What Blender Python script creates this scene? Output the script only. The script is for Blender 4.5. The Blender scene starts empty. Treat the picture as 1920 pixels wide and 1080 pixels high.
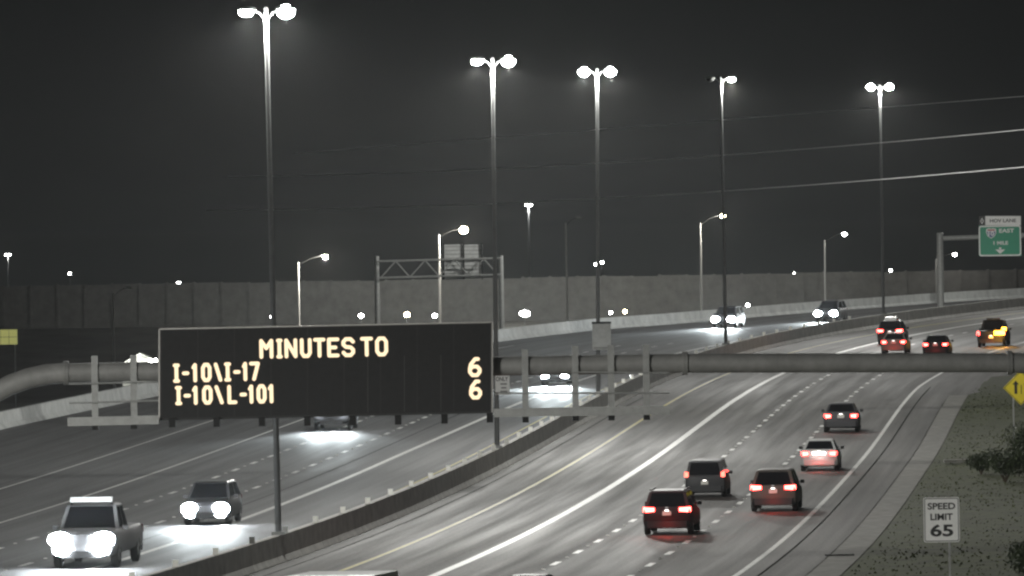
import bpy, bmesh, math, random
from mathutils import Vector, Matrix
random.seed(7)
sc = bpy.context.scene
COL = sc.collection

# ------------------------------------------------------------------ camera
FPX = 16000.0                     # focal length in pixels of a 1920 wide frame (long traffic-camera lens)
CAMH, GRADE = 15.6, 0.0168        # camera height over the road plane at its foot; the road climbs away
ROLL, PITCH = math.radians(0.9), 13 / FPX
Rv = Vector((1, 0, 0)); Fv = Vector((0, math.cos(PITCH), -math.sin(PITCH))); Uv = Rv.cross(Fv)
R2 = Rv * math.cos(ROLL) - Uv * math.sin(ROLL); U2 = Uv * math.cos(ROLL) + Rv * math.sin(ROLL)
CAM = Vector((0, 0, CAMH))
cd = bpy.data.cameras.new('traffic_camera'); cam = bpy.data.objects.new('traffic_camera', cd); COL.objects.link(cam)
cd.sensor_width = 36; cd.lens = 36 * FPX / 1920; cd.clip_start = 1; cd.clip_end = 12000
m = Matrix((R2, U2, -Fv)).transposed().to_4x4(); m.translation = CAM; cam.matrix_world = m
sc.camera = cam

# ------------------------------------------------------------------ sky (night, city glow), exposure
w = bpy.data.worlds.new('World'); sc.world = w; w.use_nodes = True
nt = w.node_tree; bg = nt.nodes['Background']
sky = nt.nodes.new('ShaderNodeTexSky'); sky.sky_type = 'NISHITA'; sky.sun_disc = False
sky.sun_elevation = math.radians(-4); sky.sun_rotation = math.radians(200)
mix = nt.nodes.new('ShaderNodeMix'); mix.data_type = 'RGBA'; mix.blend_type = 'ADD'; mix.inputs[0].default_value = 1.0
nt.links.new(sky.outputs[0], mix.inputs[6]); mix.inputs[7].default_value = (0.07, 0.077, 0.078, 1)
nt.links.new(mix.outputs[2], bg.inputs[0]); bg.inputs[1].default_value = 0.1
sc.view_settings.view_transform = 'Standard'; sc.view_settings.look = 'None'
sc.view_settings.exposure = 0.0; sc.view_settings.gamma = 1.0
cy = sc.cycles
cy.use_denoising = True; cy.denoiser = 'OPENIMAGEDENOISE'; cy.use_light_tree = True; cy.sample_clamp_indirect = 1.0; cy.sample_clamp_direct = 0.0
cy.max_bounces = 5; cy.diffuse_bounces = 2; cy.glossy_bounces = 2; cy.transmission_bounces = 2; cy.volume_bounces = 0
cy.pixel_filter_type = 'BLACKMAN_HARRIS'; cy.filter_width = 2.4

LAMP_POWER = 3500.0
# ------------------------------------------------------------------ pixel helpers: direction only, distance from the ground or the given depth
def ray(x, y): return Fv * FPX + R2 * (x - 960) + U2 * (540 - y)
def gnd(x, y, h=0.0):
    d = ray(x, y); t = -(CAMH - h) / (d.z - GRADE * d.y); return CAM + d * t
def at(x, y, Y):
    d = ray(x, y); return CAM + d * (Y / d.y)

# ------------------------------------------------------------------ road geometry
PC = (0.00967485, 0.90851218, 0.71892793, 7.0280481, 4.66993234)
def _poly(Y):
    t = (Y - 480) / 100; r = 0
    for c in PC: r = r * t + c
    return r
def xm(Y):
    if Y < 335: d = min(335 - Y, 60); return _poly(335) - .106 * (335 - Y) - .0004 * d * d - max(0, 275 - Y) * .048
    if Y > 705: return _poly(705) + (Y - 705) * 0.245 + max(0, Y - 705) ** 2 * 0.0004
    return _poly(Y)
def slope(Y): return (xm(Y + .5) - xm(Y - .5))
def zr(Y):
    if Y < 735: return GRADE * Y
    if Y < 875: return GRADE * 735 + GRADE * (Y - 735) - GRADE * (Y - 735) ** 2 / 280
    return GRADE * 735 + GRADE * 70
def offs(o, Y):
    if o > 0 and Y < 400: o *= 1 + .09 * min(1.6, (400 - Y) / 100) ** 2
    return o
OUT = [(100, -35), (472, -32.4), (530, -30.4), (654, -25.2), (690, -24.2), (705, -21.5), (729, -19.5), (760, -17), (900, -15)]
def lerp(tab, v):
    if v <= tab[0][0]: return tab[0][1]
    for (a, b), (c, d) in zip(tab, tab[1:]):
        if v <= c: return b + (d - b) * (v - a) / (c - a)
    return tab[-1][1]
def outer(Y): return lerp(OUT, Y)
def rp(o, Y, h=0.0): return Vector((xm(Y) + offs(o, Y), Y, zr(Y) + h))

# ------------------------------------------------------------------ mesh helpers
class MB:
    def __init__(s): s.v = []; s.f = []; s.uv = None
    def add(s, vs, fs):
        n = len(s.v); s.v += [Vector(p) for p in vs]; s.f += [tuple(i + n for i in f) for f in fs]; return s
    def box(s, c, d, rot=None):
        c = Vector(c); x, y, z = d[0] / 2, d[1] / 2, d[2] / 2
        vs = [Vector((sx * x, sy * y, sz * z)) for sz in (-1, 1) for sx, sy in ((-1, -1), (1, -1), (1, 1), (-1, 1))]
        if rot: vs = [rot @ p for p in vs]
        return s.add([p + c for p in vs], [(3, 2, 1, 0), (4, 5, 6, 7), (0, 1, 5, 4), (1, 2, 6, 5), (2, 3, 7, 6), (3, 0, 4, 7)])
    def bar(s, a, b, wx, wz):
        a, b = Vector(a), Vector(b); d = (b - a); L = d.length; q = d.to_track_quat('Y', 'Z').to_matrix()
        return s.box((a + b) / 2, (wx, L, wz), q)
    def cyl(s, a, b, r0, r1=None, n=12, cap=True):
        return s.tube([a, b], [r0, r0 if r1 is None else r1], n, cap)
    def tube(s, pts, rs, n=10, cap=True):
        pts = [Vector(p) for p in pts]
        if not isinstance(rs, (list, tuple)): rs = [rs] * len(pts)
        base = len(s.v); prev = None
        for i, p in enumerate(pts):
            d = (pts[min(i + 1, len(pts) - 1)] - pts[max(i - 1, 0)]).normalized()
            if prev is None:
                a = d.cross(Vector((0, 1, 0)));
                if a.length < .1: a = d.cross(Vector((1, 0, 0)))
            else: a = prev - d * prev.dot(d)
            a.normalize(); prev = a; b = d.cross(a)
            for k in range(n):
                t = 2 * math.pi * k / n; s.v.append(p + (a * math.cos(t) + b * math.sin(t)) * rs[i])
        for i in range(len(pts) - 1):
            for k in range(n):
                q = base + i * n; s.f.append((q + k, q + (k + 1) % n, q + n + (k + 1) % n, q + n + k))
        if cap:
            s.f.append(tuple(base + k for k in reversed(range(n)))); e = base + (len(pts) - 1) * n
            s.f.append(tuple(e + k for k in range(n)))
        return s
    def loft(s, rings, cap=True):
        base = len(s.v); n = len(rings[0])
        for r in rings: s.v += [Vector(p) for p in r]
        for i in range(len(rings) - 1):
            for k in range(n):
                q = base + i * n; s.f.append((q + k, q + (k + 1) % n, q + n + (k + 1) % n, q + n + k))
        if cap:
            s.f.append(tuple(base + k for k in reversed(range(n)))); e = base + (len(rings) - 1) * n
            s.f.append(tuple(e + k for k in range(n)))
        return s
    def ball(s, c, rx, ry, rz, n=12, m_=7):
        rings = []
        for j in range(m_ + 1):
            t = math.pi * (j + .15) / (m_ + .3); 
            rings.append([Vector(c) + Vector((rx * math.sin(t) * math.cos(2 * math.pi * k / n), ry * math.sin(t) * math.sin(2 * math.pi * k / n), -rz * math.cos(t))) for k in range(n)])
        return s.loft(rings)
    def mesh(s, name, off=None):
        me = bpy.data.meshes.new(name)
        vs = [p - off for p in s.v] if off is not None else s.v
        me.from_pydata([tuple(p) for p in vs], [], s.f); me.update(); return me
    def build(s, name, mat, parent=None, smooth=False, off=None, fix=True):
        me = s.mesh(name, off)
        if fix:
            bm = bmesh.new(); bm.from_mesh(me); bmesh.ops.recalc_face_normals(bm, faces=bm.faces); bm.to_mesh(me); bm.free()
        if smooth:
            me.polygons.foreach_set('use_smooth', [True] * len(me.polygons)); 
            try: me.set_sharp_from_angle(angle=math.radians(38))
            except Exception: pass
        return link(name, me, mat, parent)
def link(name, me, mat, parent=None):
    o = bpy.data.objects.new(name, me); COL.objects.link(o)
    if mat is not None and len(me.materials) == 0: me.materials.append(mat)
    o.parent = parent
    return o
def tag(o, label=None, cat=None, group=None, kind=None):
    if label: o['label'] = label
    if cat: o['category'] = cat
    if group: o['group'] = group
    if kind: o['kind'] = kind
    return o
def thing(name, loc, label, cat, rz=0, group=None):
    o = bpy.data.objects.new(name, None); COL.objects.link(o); o.empty_display_size = .2
    o.location = loc; o.rotation_euler = (0, 0, rz); return tag(o, label, cat, group)
def struct(name, mb, mat, smooth=False):
    return tag(mb.build(name, mat, None, smooth), kind='structure')

# ------------------------------------------------------------------ materials
MATS = {}
def mat(name, col, rough=.6, metal=0, var=.15, scale=6, bump=0, emit=None, es=1, spec=.5, stretch=None):
    if name in MATS: return MATS[name]
    M = bpy.data.materials.new(name); M.use_nodes = True; t = M.node_tree; N = t.nodes; b = N['Principled BSDF']
    b.inputs['Roughness'].default_value = rough; b.inputs['Metallic'].default_value = metal
    b.inputs['Specular IOR Level'].default_value = spec
    if emit:
        b.inputs['Base Color'].default_value = (*col, 1)
        b.inputs['Emission Color'].default_value = (*emit, 1); b.inputs['Emission Strength'].default_value = es
    else:
        tc = N.new('ShaderNodeTexCoord'); mp = N.new('ShaderNodeMapping'); nz = N.new('ShaderNodeTexNoise'); rp_ = N.new('ShaderNodeMapRange'); hs = N.new('ShaderNodeMix')
        nz.inputs['Scale'].default_value = scale; nz.inputs['Detail'].default_value = 5; nz.inputs['Roughness'].default_value = .65
        if stretch: mp.inputs['Scale'].default_value = stretch
        t.links.new(tc.outputs['Object'], mp.inputs[0]); t.links.new(mp.outputs[0], nz.inputs[0])
        rp_.inputs[1].default_value = .3; rp_.inputs[2].default_value = .7; rp_.inputs[3].default_value = 1 - var; rp_.inputs[4].default_value = 1 + var
        t.links.new(nz.outputs[0], rp_.inputs[0])
        hs.data_type = 'RGBA'; hs.blend_type = 'MULTIPLY'; hs.inputs[0].default_value = 1; hs.inputs[6].default_value = (*col, 1)
        t.links.new(rp_.outputs[0], hs.inputs[7]); t.links.new(hs.outputs[2], b.inputs['Base Color'])
        if bump:
            bp = N.new('ShaderNodeBump'); bp.inputs['Strength'].default_value = bump; bp.inputs['Distance'].default_value = .02
            t.links.new(nz.outputs[0], bp.inputs['Height']); t.links.new(bp.outputs[0], b.inputs['Normal'])
    MATS[name] = M; return M

def asphalt(name, base, rough=.72, track=.26):
    """road surface: uv = (offset from the median, distance along); worn wheel tracks, patches, fine aggregate"""
    M = bpy.data.materials.new(name); M.use_nodes = True; t = M.node_tree; N = t.nodes; b = N['Principled BSDF']; Lk = t.links.new
    uv = N.new('ShaderNodeUVMap')
    def noise(sc_, scale, det=4):
        mp = N.new('ShaderNodeMapping'); mp.inputs['Scale'].default_value = sc_; nz = N.new('ShaderNodeTexNoise')
        nz.inputs['Scale'].default_value = scale; nz.inputs['Detail'].default_value = det; nz.inputs['Roughness'].default_value = .6
        Lk(uv.outputs[0], mp.inputs[0]); Lk(mp.outputs[0], nz.inputs[0]); return nz.outputs[0]
    def rng(o, a, b_):
        r = N.new('ShaderNodeMapRange'); r.inputs[1].default_value = .32; r.inputs[2].default_value = .68; r.inputs[3].default_value = a; r.inputs[4].default_value = b_; Lk(o, r.inputs[0]); return r.outputs[0]
    def mul(a, b_):
        x = N.new('ShaderNodeMath'); x.operation = 'MULTIPLY'; Lk(a, x.inputs[0]); Lk(b_, x.inputs[1]); return x.outputs[0]
    streak = rng(noise((1.6, .012, 1), 1.0, 3), 1 - track, 1 + track)
    patch = rng(noise((.35, .03, 1), 1.0, 3), .84, 1.16)
    grain = rng(noise((1, .3, 1), 9.0, 4), .8, 1.2)
    v = mul(mul(streak, patch), grain)
    mx = N.new('ShaderNodeMix'); mx.data_type = 'RGBA'; mx.blend_type = 'MULTIPLY'; mx.inputs[0].default_value = 1; mx.inputs[6].default_value = (*base, 1)
    Lk(v, mx.inputs[7]); Lk(mx.outputs[2], b.inputs['Base Color'])
    r = rng(noise((1.2, .02, 1), 1.0, 3), rough - .06, rough + .1); Lk(r, b.inputs['Roughness'])
    bp = N.new('ShaderNodeBump'); bp.inputs['Strength'].default_value = .2; bp.inputs['Distance'].default_value = .006
    Lk(noise((1, 1, 1), 14.0, 3), bp.inputs['Height']); Lk(bp.outputs[0], b.inputs['Normal'])
    b.inputs['Specular IOR Level'].default_value = .16
    MATS[name] = M; return M

M_ASPH = asphalt('worn_asphalt', (.11, .107, .1))
M_ASPHL = asphalt('worn_asphalt_left', (.1, .1, .1), .68)
M_GRASS = mat('verge_grass', (.043, .052, .012), .95, var=.55, scale=1.1, bump=.6)
M_GROUND = mat('desert_ground', (.075, .068, .055), .95, var=.35, scale=.15)
M_STRIP = mat('gutter_concrete', (.22, .215, .195), .9, var=.3, scale=1.6, bump=.3)
M_CONC = mat('barrier_concrete', (.5, .49, .46), .8, var=.22, scale=1.3, bump=.2)
M_CONCL = mat('pale_concrete', (.36, .37, .36), .75, var=.25, scale=.9)
M_WHITE = mat('road_paint_white', (.66, .66, .63), .6, var=.22, scale=3)
M_YEL = mat('road_paint_yellow', (.38, .33, .1), .65, var=.3, scale=3)
M_GALV = mat('galvanised_steel', (.27, .275, .265), .6, metal=.1, var=.15, scale=4)
M_POLE = mat('pole_steel', (.12, .122, .12), .6, metal=.1, var=.1, scale=3)
M_TUBE = mat('weathered_tube_steel', (.22, .22, .21), .65, metal=.1, var=.18, scale=2)
M_DARK = mat('dark_metal', (.008, .008, .008), .7, var=.2, spec=.2)
M_HOUS = mat('sign_housing_black', (.012, .012, .012), .7, var=.2, scale=3)
M_FACE = mat('sign_face_black', (.007, .007, .0072), .8, var=.3, scale=5)
M_ALU = mat('aluminium_sheet', (.45, .46, .45), .6, metal=.05, var=.15, scale=3)
M_TYRE = mat('tyre_rubber', (.015, .015, .015), .8, var=.1)
M_RIM = mat('alloy_rim', (.3, .3, .3), .35, metal=.8, var=.1)
M_GLASS = mat('tinted_glass', (.008, .008, .01), .06, var=.05, spec=.7)
M_PLAST = mat('black_plastic', (.02, .02, .021), .6, var=.15)
M_PLATE = mat('number_plate', (.62, .6, .55), .5, var=.06)
M_SIGNW = mat('sign_white', (.8, .8, .78), .5, var=.06)
M_SIGNK = mat('sign_black', (.012, .012, .012), .5, var=.05)
M_SIGNG = mat('sign_green', (.0, .24, .13), .5, var=.08)
M_SIGNY = mat('sign_yellow', (.62, .5, .02), .5, var=.08)
M_SIGNB = mat('shield_blue', (.02, .07, .22), .5, var=.05)
M_SIGNR = mat('shield_red', (.35, .03, .04), .5, var=.05)
M_REFL = mat('reflector_white', (.85, .84, .78), .25, var=.03)
M_LED = mat('led_amber_white', (.02, .02, .02), emit=(1, .78, .5), es=1.35)
M_LENS = mat('luminaire_lens', (.9, .9, .9), emit=(.93, 1, .97), es=200)
M_LENSY = mat('luminaire_lens_warm', (.9, .9, .8), emit=(1, .84, .5), es=60)
M_LENSF = mat('luminaire_lens_far', (.9, .9, .9), emit=(1, .98, .95), es=60)
M_HEAD = mat('headlamp_lit', (.9, .9, .9), emit=(.88, .95, 1), es=500)
M_TAIL = mat('tail_lamp_lit', (.4, .01, .01), emit=(1, .055, .045), es=24)
M_TAILD = mat('tail_lamp_dim', (.4, .01, .01), emit=(1, .16, .11), es=4)
M_AMB = mat('amber_flasher_lit', (.5, .2, .01), emit=(1, .45, .03), es=16)
M_PLAMP = mat('plate_lamp_lit', (.8, .8, .8), emit=(1, .95, .9), es=6)
M_POLEF = mat('slim_pole_steel', (.28, .28, .27), .7, var=.1)
M_WIRE = mat('aluminium_wire', (.5, .5, .5), .7, metal=0, var=.05)
M_WALL = mat('block_wall', (.095, .093, .088), .9, var=.25, scale=.6)
M_LEAF = mat('dark_leaves', (.03, .045, .014), .7, var=.5, scale=2)
M_BLADE = mat('dry_grass', (.05, .062, .016), .9, var=.5, scale=.7)
M_STEM = mat('shrub_stem', (.06, .045, .03), .9)

# ------------------------------------------------------------------ ground, carriageways, markings
def ribbon(name, oa, ob, Y0, Y1, h, m_, step=5.0, nx=1, dash=None, parent=None):
    mb = MB(); uvs = []; Y = Y0; rows = []
    n = max(1, int(math.ceil((Y1 - Y0) / step)))
    for i in range(n + 1):
        Y = Y0 + (Y1 - Y0) * i / n; a = oa(Y) if callable(oa) else oa; b = ob(Y) if callable(ob) else ob
        for k in range(nx + 1):
            o = a + (b - a) * k / nx; mb.v.append(rp(o, Y, h)); uvs.append((o, Y))
    for i in range(n):
        for k in range(nx):
            q = i * (nx + 1) + k; mb.f.append((q, q + 1, q + nx + 2, q + nx + 1))
    me = mb.mesh(name); ul = me.uv_layers.new(name='UVMap')
    for lp in me.loops: ul.data[lp.index].uv = uvs[lp.vertex_index]
    return link(name, me, m_, parent)

# far desert floor, one sheet to the horizon
struct('ground', MB().add([(-2600, -250, 0), (2600, -250, 0), (2600, 6200, 0), (-2600, 6200, 0)], [(0, 1, 2, 3)]), M_GROUND)
# freeway embankment with the grassy verge on the right
mb = MB(); Ys = [120 + 10 * i for i in range(90)]; prof = []
for Y in Ys:
    z = zr(Y); ou = outer(Y) - 1.6
    prof.append([(ou - z * 2.2 - 1, -z - .1), (ou, -.08), (-10, -.08), (8, -.08), (19.2, -.08), (20.5, -.01), (26, .1 + .1 * math.sin(Y * .11)), (32, .3 + .25 * math.sin(Y * .05)), (42, .1), (60, -.8), (64 + z * 2.2, -z - .1)])
for i, Y in enumerate(Ys):
    for o, dz in prof[i]: mb.v.append(Vector((xm(Y) + offs(o, Y), Y, zr(Y) + dz)))
n = 11
for i in range(len(Ys) - 1):
    for k in range(n - 1): mb.f.append((i * n + k, i * n + k + 1, (i + 1) * n + k + 1, (i + 1) * n + k))
struct('verge_terrain', mb, M_GRASS, True)

RR = tag(ribbon('right_carriageway', .1, lambda Y: 19.3 if Y < 495 else 19.3 + min(6.5, (Y - 495) * .12), 130, 1005, 0, M_ASPH, nx=4), kind='structure')
LR = tag(ribbon('left_carriageway', lambda Y: outer(Y) + .1, -.1, 130, 1005, 0, M_ASPHL, nx=4), kind='structure')
ST = tag(ribbon('concrete_gutter', 19.35, 20.45, 150, 503, .012, M_STRIP), kind='structure')

def solid(name, o, wd, Y0, Y1, m_, par): return ribbon(name, (lambda Y: (o(Y) if callable(o) else o) - wd / 2), (lambda Y: (o(Y) if callable(o) else o) + wd / 2), Y0, Y1, .006, m_, 6, parent=par)
solid('edge_line', lambda Y: 17.0 + (max(0, Y - 520) * .011), .2, 150, 720, M_WHITE, RR)
solid('carpool_line', 6.8, .34, 150, 760, M_WHITE, RR)
solid('median_edge_line', 3.15, .2, 150, 760, M_YEL, RR)
solid('ramp_edge_line', lambda Y: 20.6 + (Y - 580) * .05, .17, 575, 700, M_WHITE, RR)
solid('carpool_line', lambda Y: -6.35 + max(0, Y - 420) * .0055, .3, 150, 740, M_WHITE, LR)
solid('median_edge_line', -2.6, .14, 150, 740, M_YEL, LR)
solid('edge_line', -16.4, .15, 150, 560, M_WHITE, LR)
solid('ramp_line', -21.5, .12, 200, 640, M_WHITE, LR)
CYC = 8.45
def dashes(o, Y0, Y1, par, phase=0, ln=2.5, every=1):
    Y = Y0 + phase; i = 0
    while Y < Y1:
        ribbon('lane_dash', o - .11, o + .11, Y, Y + ln, .006, M_WHITE, 3, parent=par)
        p = rp(o, Y + ln / 2 + CYC / 2, .006)
        if p.y < 560: MB().box((p.x, p.y, p.z + .012), (.13, .13, .024)).build('pavement_marker', M_REFL, par)
        Y += CYC; i += 1
dashes(13.5, 290, 560, RR, 2)
dashes(10.1, 290, 700, RR, 4)
dashes(-9.55, 290, 640, LR, 1)
dashes(-12.8, 290, 640, LR, 5)
# sawn longitudinal joint beside the right shoulder and by the median
M_SEAL = mat('joint_sealant', (.03, .03, .03), 1.0, var=.2, spec=0)
solid('sealed_joint', 17.75, .07, 150, 520, M_SEAL, RR)
solid('sealed_joint', .95, .06, 150, 520, M_SEAL, RR)
solid('sealed_joint', -8.0, .06, 150, 620, M_SEAL, LR)

# ------------------------------------------------------------------ concrete barriers
def barrier(name, of, Y0, Y1, h, label, cat, m_, seglen=6.0, pr=None, refl=None):
    base = rp(of(Y0), Y0); T = thing(name, base, label, cat)
    pr = pr or [(-.3, 0), (-.3, .08), (-.19, .3), (-.14, h), (.14, h), (.19, .3), (.3, .08), (.3, 0)]
    Y = Y0
    while Y < Y1 - .1:
        Yb = min(Y1, Y + seglen); rings = []
        for yy in (Y + .02, Yb - .02):
            c = rp(of(yy), yy, -.05); rings.append([c + Vector((x, 0, z)) for x, z in pr])
        MB().loft(rings).build('barrier_segment', m_, T, off=base); Y = Yb
    if refl:
        for y in refl:
            p = rp(of(y), y, h); MB().box((p.x + .05, p.y, p.z + .07), (.2, .05, .26)).build('reflector', M_REFL, T, off=base)
    return T
RF = [269.5 + 8.1 * i for i in range(50)]
barrier('median_barrier', lambda Y: 0, 225, 760, 1.05, 'long grey concrete median barrier with small white reflectors along its top', 'barrier', M_CONC, refl=RF)
barrier('edge_barrier', outer, 400, 985, .95, 'pale concrete barrier along the far left shoulder of the oncoming lanes', 'barrier', M_CONCL, seglen=8,
        pr=[(-.25, 0), (-.25, .95), (.06, .95), (.16, .3), (.36, .1), (.36, 0)])

# ------------------------------------------------------------------ tall double-arm light poles on the median
def lamp_nodes(L):
    L.use_nodes = True; t = L.node_tree; N = t.nodes; e = N['Emission']
    tc = N.new('ShaderNodeTexCoord'); sp = N.new('ShaderNodeSeparateXYZ'); t.links.new(tc.outputs['Normal'], sp.inputs[0])
    def M_(op, a, b=None):
        x = N.new('ShaderNodeMath'); x.operation = op
        for i, q in enumerate((a, b)):
            if q is None: continue
            if isinstance(q, (int, float)): x.inputs[i].default_value = q
            else: t.links.new(q, x.inputs[i])
        return x.outputs[0]
    c = M_('MULTIPLY', sp.outputs[2], -1.0)
    I = M_('POWER', M_('MAXIMUM', c, .26), -1.8)
    r = N.new('ShaderNodeMapRange'); r.inputs[1].default_value = .0; r.inputs[2].default_value = .3; r.inputs[3].default_value = .07; r.inputs[4].default_value = 1
    t.links.new(c, r.inputs[0]); t.links.new(M_('MULTIPLY', M_('MULTIPLY', I, r.outputs[0]), 1 / 12), e.inputs['Strength'])
def point_light(name, loc, power, col, parent, radius=.25, shaped=True):
    L = bpy.data.lights.new(name, 'POINT'); L.energy = power; L.color = col; L.shadow_soft_size = radius
    if shaped: lamp_nodes(L); L.energy = power * 12; L.shadow_soft_size = 0.0
    o = bpy.data.objects.new(name, L); COL.objects.link(o); o.location = loc; o.parent = parent; return o
def median_pole(Y, h, lit, label, tilt=0, o=0.0, power=1.0):
    b = rp(o, Y, 1.0); T = thing('light_pole', b, label, 'light pole', group='tall light poles along the median')
    T.rotation_euler = (0, tilt, 0)
    MB().box((0, 0, .06), (.5, .5, .12)).build('base_plate', M_GALV, T)
    MB().tube([(0, 0, .1), (0, 0, h * .5), (0, 0, h)], [.12, .1, .08], 14).build('pole', M_POLE, T, True)
    MB().cyl((0, 0, h), (0, 0, h + .1), .09, .05).build('pole_cap', M_GALV, T)
    for sx, l in zip((-1, 1), lit):
        MB().tube([(sx * .06, 0, h - .35), (sx * .22, 0, h - .12), (sx * .46, 0, h - .03)], .045, 8).build('arm', M_POLE, T)
        hd = MB(); r = []
        for x, ww, hh in ((.36, .1, .06), (.5, .2, .12), (.75, .24, .15), (.98, .2, .12), (1.06, .08, .05)):
            r.append([(sx * x, ww * math.cos(a), h - .0 + max(-.01, hh * math.sin(a))) for a in [k * math.pi / 5 for k in range(10)]])
        H_ = hd.loft(r).build('lamp_head', M_GALV, T, True)
        MB().ball((sx * .74, 0, h - .1), .33 if l > 1 else .27, .3, .26 if l > 1 else .15).build('lens', M_LENS if l else M_DARK, H_, True)
        if l: point_light('lamp_light', (sx * .74, 0, h - .45), LAMP_POWER * power, (1, .99, .94), T)
    return T
median_pole(316.7, 19.5, (1, 2), 'tall grey median light pole rising behind the message sign, both lamps glaring', -.008)
median_pole(401.8, 18.3, (1, 2), 'tall median light pole with a carpool notice low on its shaft, two lit lamps', .004)
median_pole(481.5, 18.35, (2, 2), 'tall median light pole with sign back bolted low on it, two lit lamps', .012)
median_pole(592.4, 18.5, (0, 1), 'tall median light pole with only its right lamp lit', -.003)
median_pole(683.2, 18.3, (2, 2), 'tall median light pole standing before the green carpool sign, two lit lamps')
median_pole(200, 18.5, (1, 1), 'tall median light pole on the camera side of the message sign gantry', power=2.3)
median_pole(105, 18.5, (1, 1), 'tall median light pole farthest down the road below the message sign')
median_pole(780, 18.5, (1, 1), 'tall median light pole beyond the green carpool sign, past the crest')

# ------------------------------------------------------------------ text
def font_mesh(txt, size, bold=0.0):
    cu = bpy.data.curves.new('txt', 'FONT'); cu.body = txt; cu.size = size; cu.align_x = 'CENTER'; cu.align_y = 'CENTER'; cu.offset = bold; cu.extrude = .004; cu.resolution_u = 4
    o = bpy.data.objects.new('txt', cu); COL.objects.link(o)
    dg = bpy.context.evaluated_depsgraph_get(); me = bpy.data.meshes.new_from_object(o.evaluated_get(dg))
    bpy.data.objects.remove(o); me.materials.clear(); return me
def text(name, txt, size, loc, m_, parent, width=None, bold=0.0, height=None):
    me = font_mesh(txt, size, bold)
    xs = [v.co.x for v in me.vertices]; ys = [v.co.y for v in me.vertices]; zs = [v.co.z for v in me.vertices]
    cx, cy_ = (max(xs) + min(xs)) / 2, (max(ys) + min(ys)) / 2
    kx = width / (max(xs) - min(xs)) if width else 1
    ky = height / (max(ys) - min(ys)) if height else kx
    if width and not height: ky = kx
    if height and not width: kx = ky
    for v in me.vertices:
        x, y, z = v.co; v.co = ((x - cx) * kx, -z, (y - cy_) * ky)
    o = link(name, me, m_, parent); o.location = loc; return o

GLY = {  # strokes on a 4 x 6 cell
 'M': [[(0, 0), (0, 6), (2, 3.2), (4, 6), (4, 0)]], 'I': [[(2, 0), (2, 6)], [(1, 0), (3, 0)], [(1, 6), (3, 6)]], 'N': [[(0, 0), (0, 6), (4, 0), (4, 6)]],
 'U': [[(0, 6), (0, 1.2), (1, 0), (3, 0), (4, 1.2), (4, 6)]], 'T': [[(0, 6), (4, 6)], [(2, 6), (2, 0)]], 'E': [[(4, 6), (0, 6), (0, 0), (4, 0)], [(0, 3), (3, 3)]],
 'S': [[(4, 5), (3, 6), (1, 6), (0, 5), (0, 4), (1, 3.1), (3, 2.9), (4, 2), (4, 1), (3, 0), (1, 0), (0, 1)]], 'O': [[(0, 1.2), (1, 0), (3, 0), (4, 1.2), (4, 4.8), (3, 6), (1, 6), (0, 4.8), (0, 1.2)]],
 '-': [[(.4, 2.9), (3.4, 2.9)]], '1': [[(1, 5), (2, 6), (2, 0)]], '0': [[(.2, 1.2), (1.2, 0), (2.8, 0), (3.8, 1.2), (3.8, 4.8), (2.8, 6), (1.2, 6), (.2, 4.8), (.2, 1.2)]],
 '\\': [[(.6, 6), (3.4, 0)]], '7': [[(0, 6), (4, 6), (1.6, 0)]], 'L': [[(0, 6), (0, 0), (3.8, 0)]],
 '6': [[(3.4, 6), (2.2, 6), (.4, 4), (0, 2.4), (0, 1.2), (1, 0), (3, 0), (4, 1.2), (4, 2.2), (3, 3.2), (1, 3.2), (.1, 2.2)]]}
def stroke(ch, wd, ht, th):
    mb = MB()
    for pl in GLY[ch]:
        P = [Vector((x / 4 * (wd - th) + th / 2, 0, y / 6 * (ht - th) + th / 2)) for x, y in pl]
        for i, (a, b) in enumerate(zip(P, P[1:])):
            d = (b - a).normalized(); n_ = Vector((-d.z, 0, d.x)) * th / 2; y0 = Vector((0, -.0006 * (i % 7), 0))
            mb.add([a - n_ + y0, b - n_ + y0, b + n_ + y0, a + n_ + y0], [(0, 1, 2, 3)])
        for i, p in enumerate(P):
            y1 = Vector((0, -.005 - .0006 * (i % 5), 0))
            mb.add([p + y1 + Vector((math.cos(t * math.pi / 6), 0, math.sin(t * math.pi / 6))) * th / 2 for t in range(12)], [tuple(range(12))])
    return mb

# ------------------------------------------------------------------ overhead message sign on its tube gantry
GY = 267.0
def G(x, y, dy=0): return at(x, y, GY + dy)
S = FPX / GY
tl, tr, brr, bl = G(299, 617), G(923, 604), G(923, 773), G(299, 787)
gb = Vector((G(-165, 720).x, GY + .7, zr(GY)))
gz = zr(GY)
DM = thing('message_sign_gantry', gb, 'overhead black electronic message board on a grey steel tube gantry with catwalk', 'message sign')
def gp(name, mb, m_, parent=None, smooth=False): return mb.build(name, m_, parent or DM, smooth, off=gb if parent is None else gb)
yc = GY + .75                      # tube axis
tubeL, tubeR = at(124, 699, yc), at(1893, 680, yc)
rT = .30
tdir = (tubeR - tubeL)
seg1 = at(1284, 681, yc)
gp('beam', MB().cyl(tubeL, seg1, rT, n=24), M_TUBE, smooth=True)
gp('beam', MB().cyl(seg1, tubeR, rT, n=24), M_TUBE, smooth=True)
def bend(p, sx):
    Rb = 4.6; pts = [p]
    for k in range(1, 13):
        a = math.pi / 2 * k / 12; pts.append(p + Vector((sx * Rb * math.sin(a), 0, -Rb * (1 - math.cos(a)))))
    base = pts[-1].copy(); base.z = gz + .35; pts.append(base); return pts, base
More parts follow.
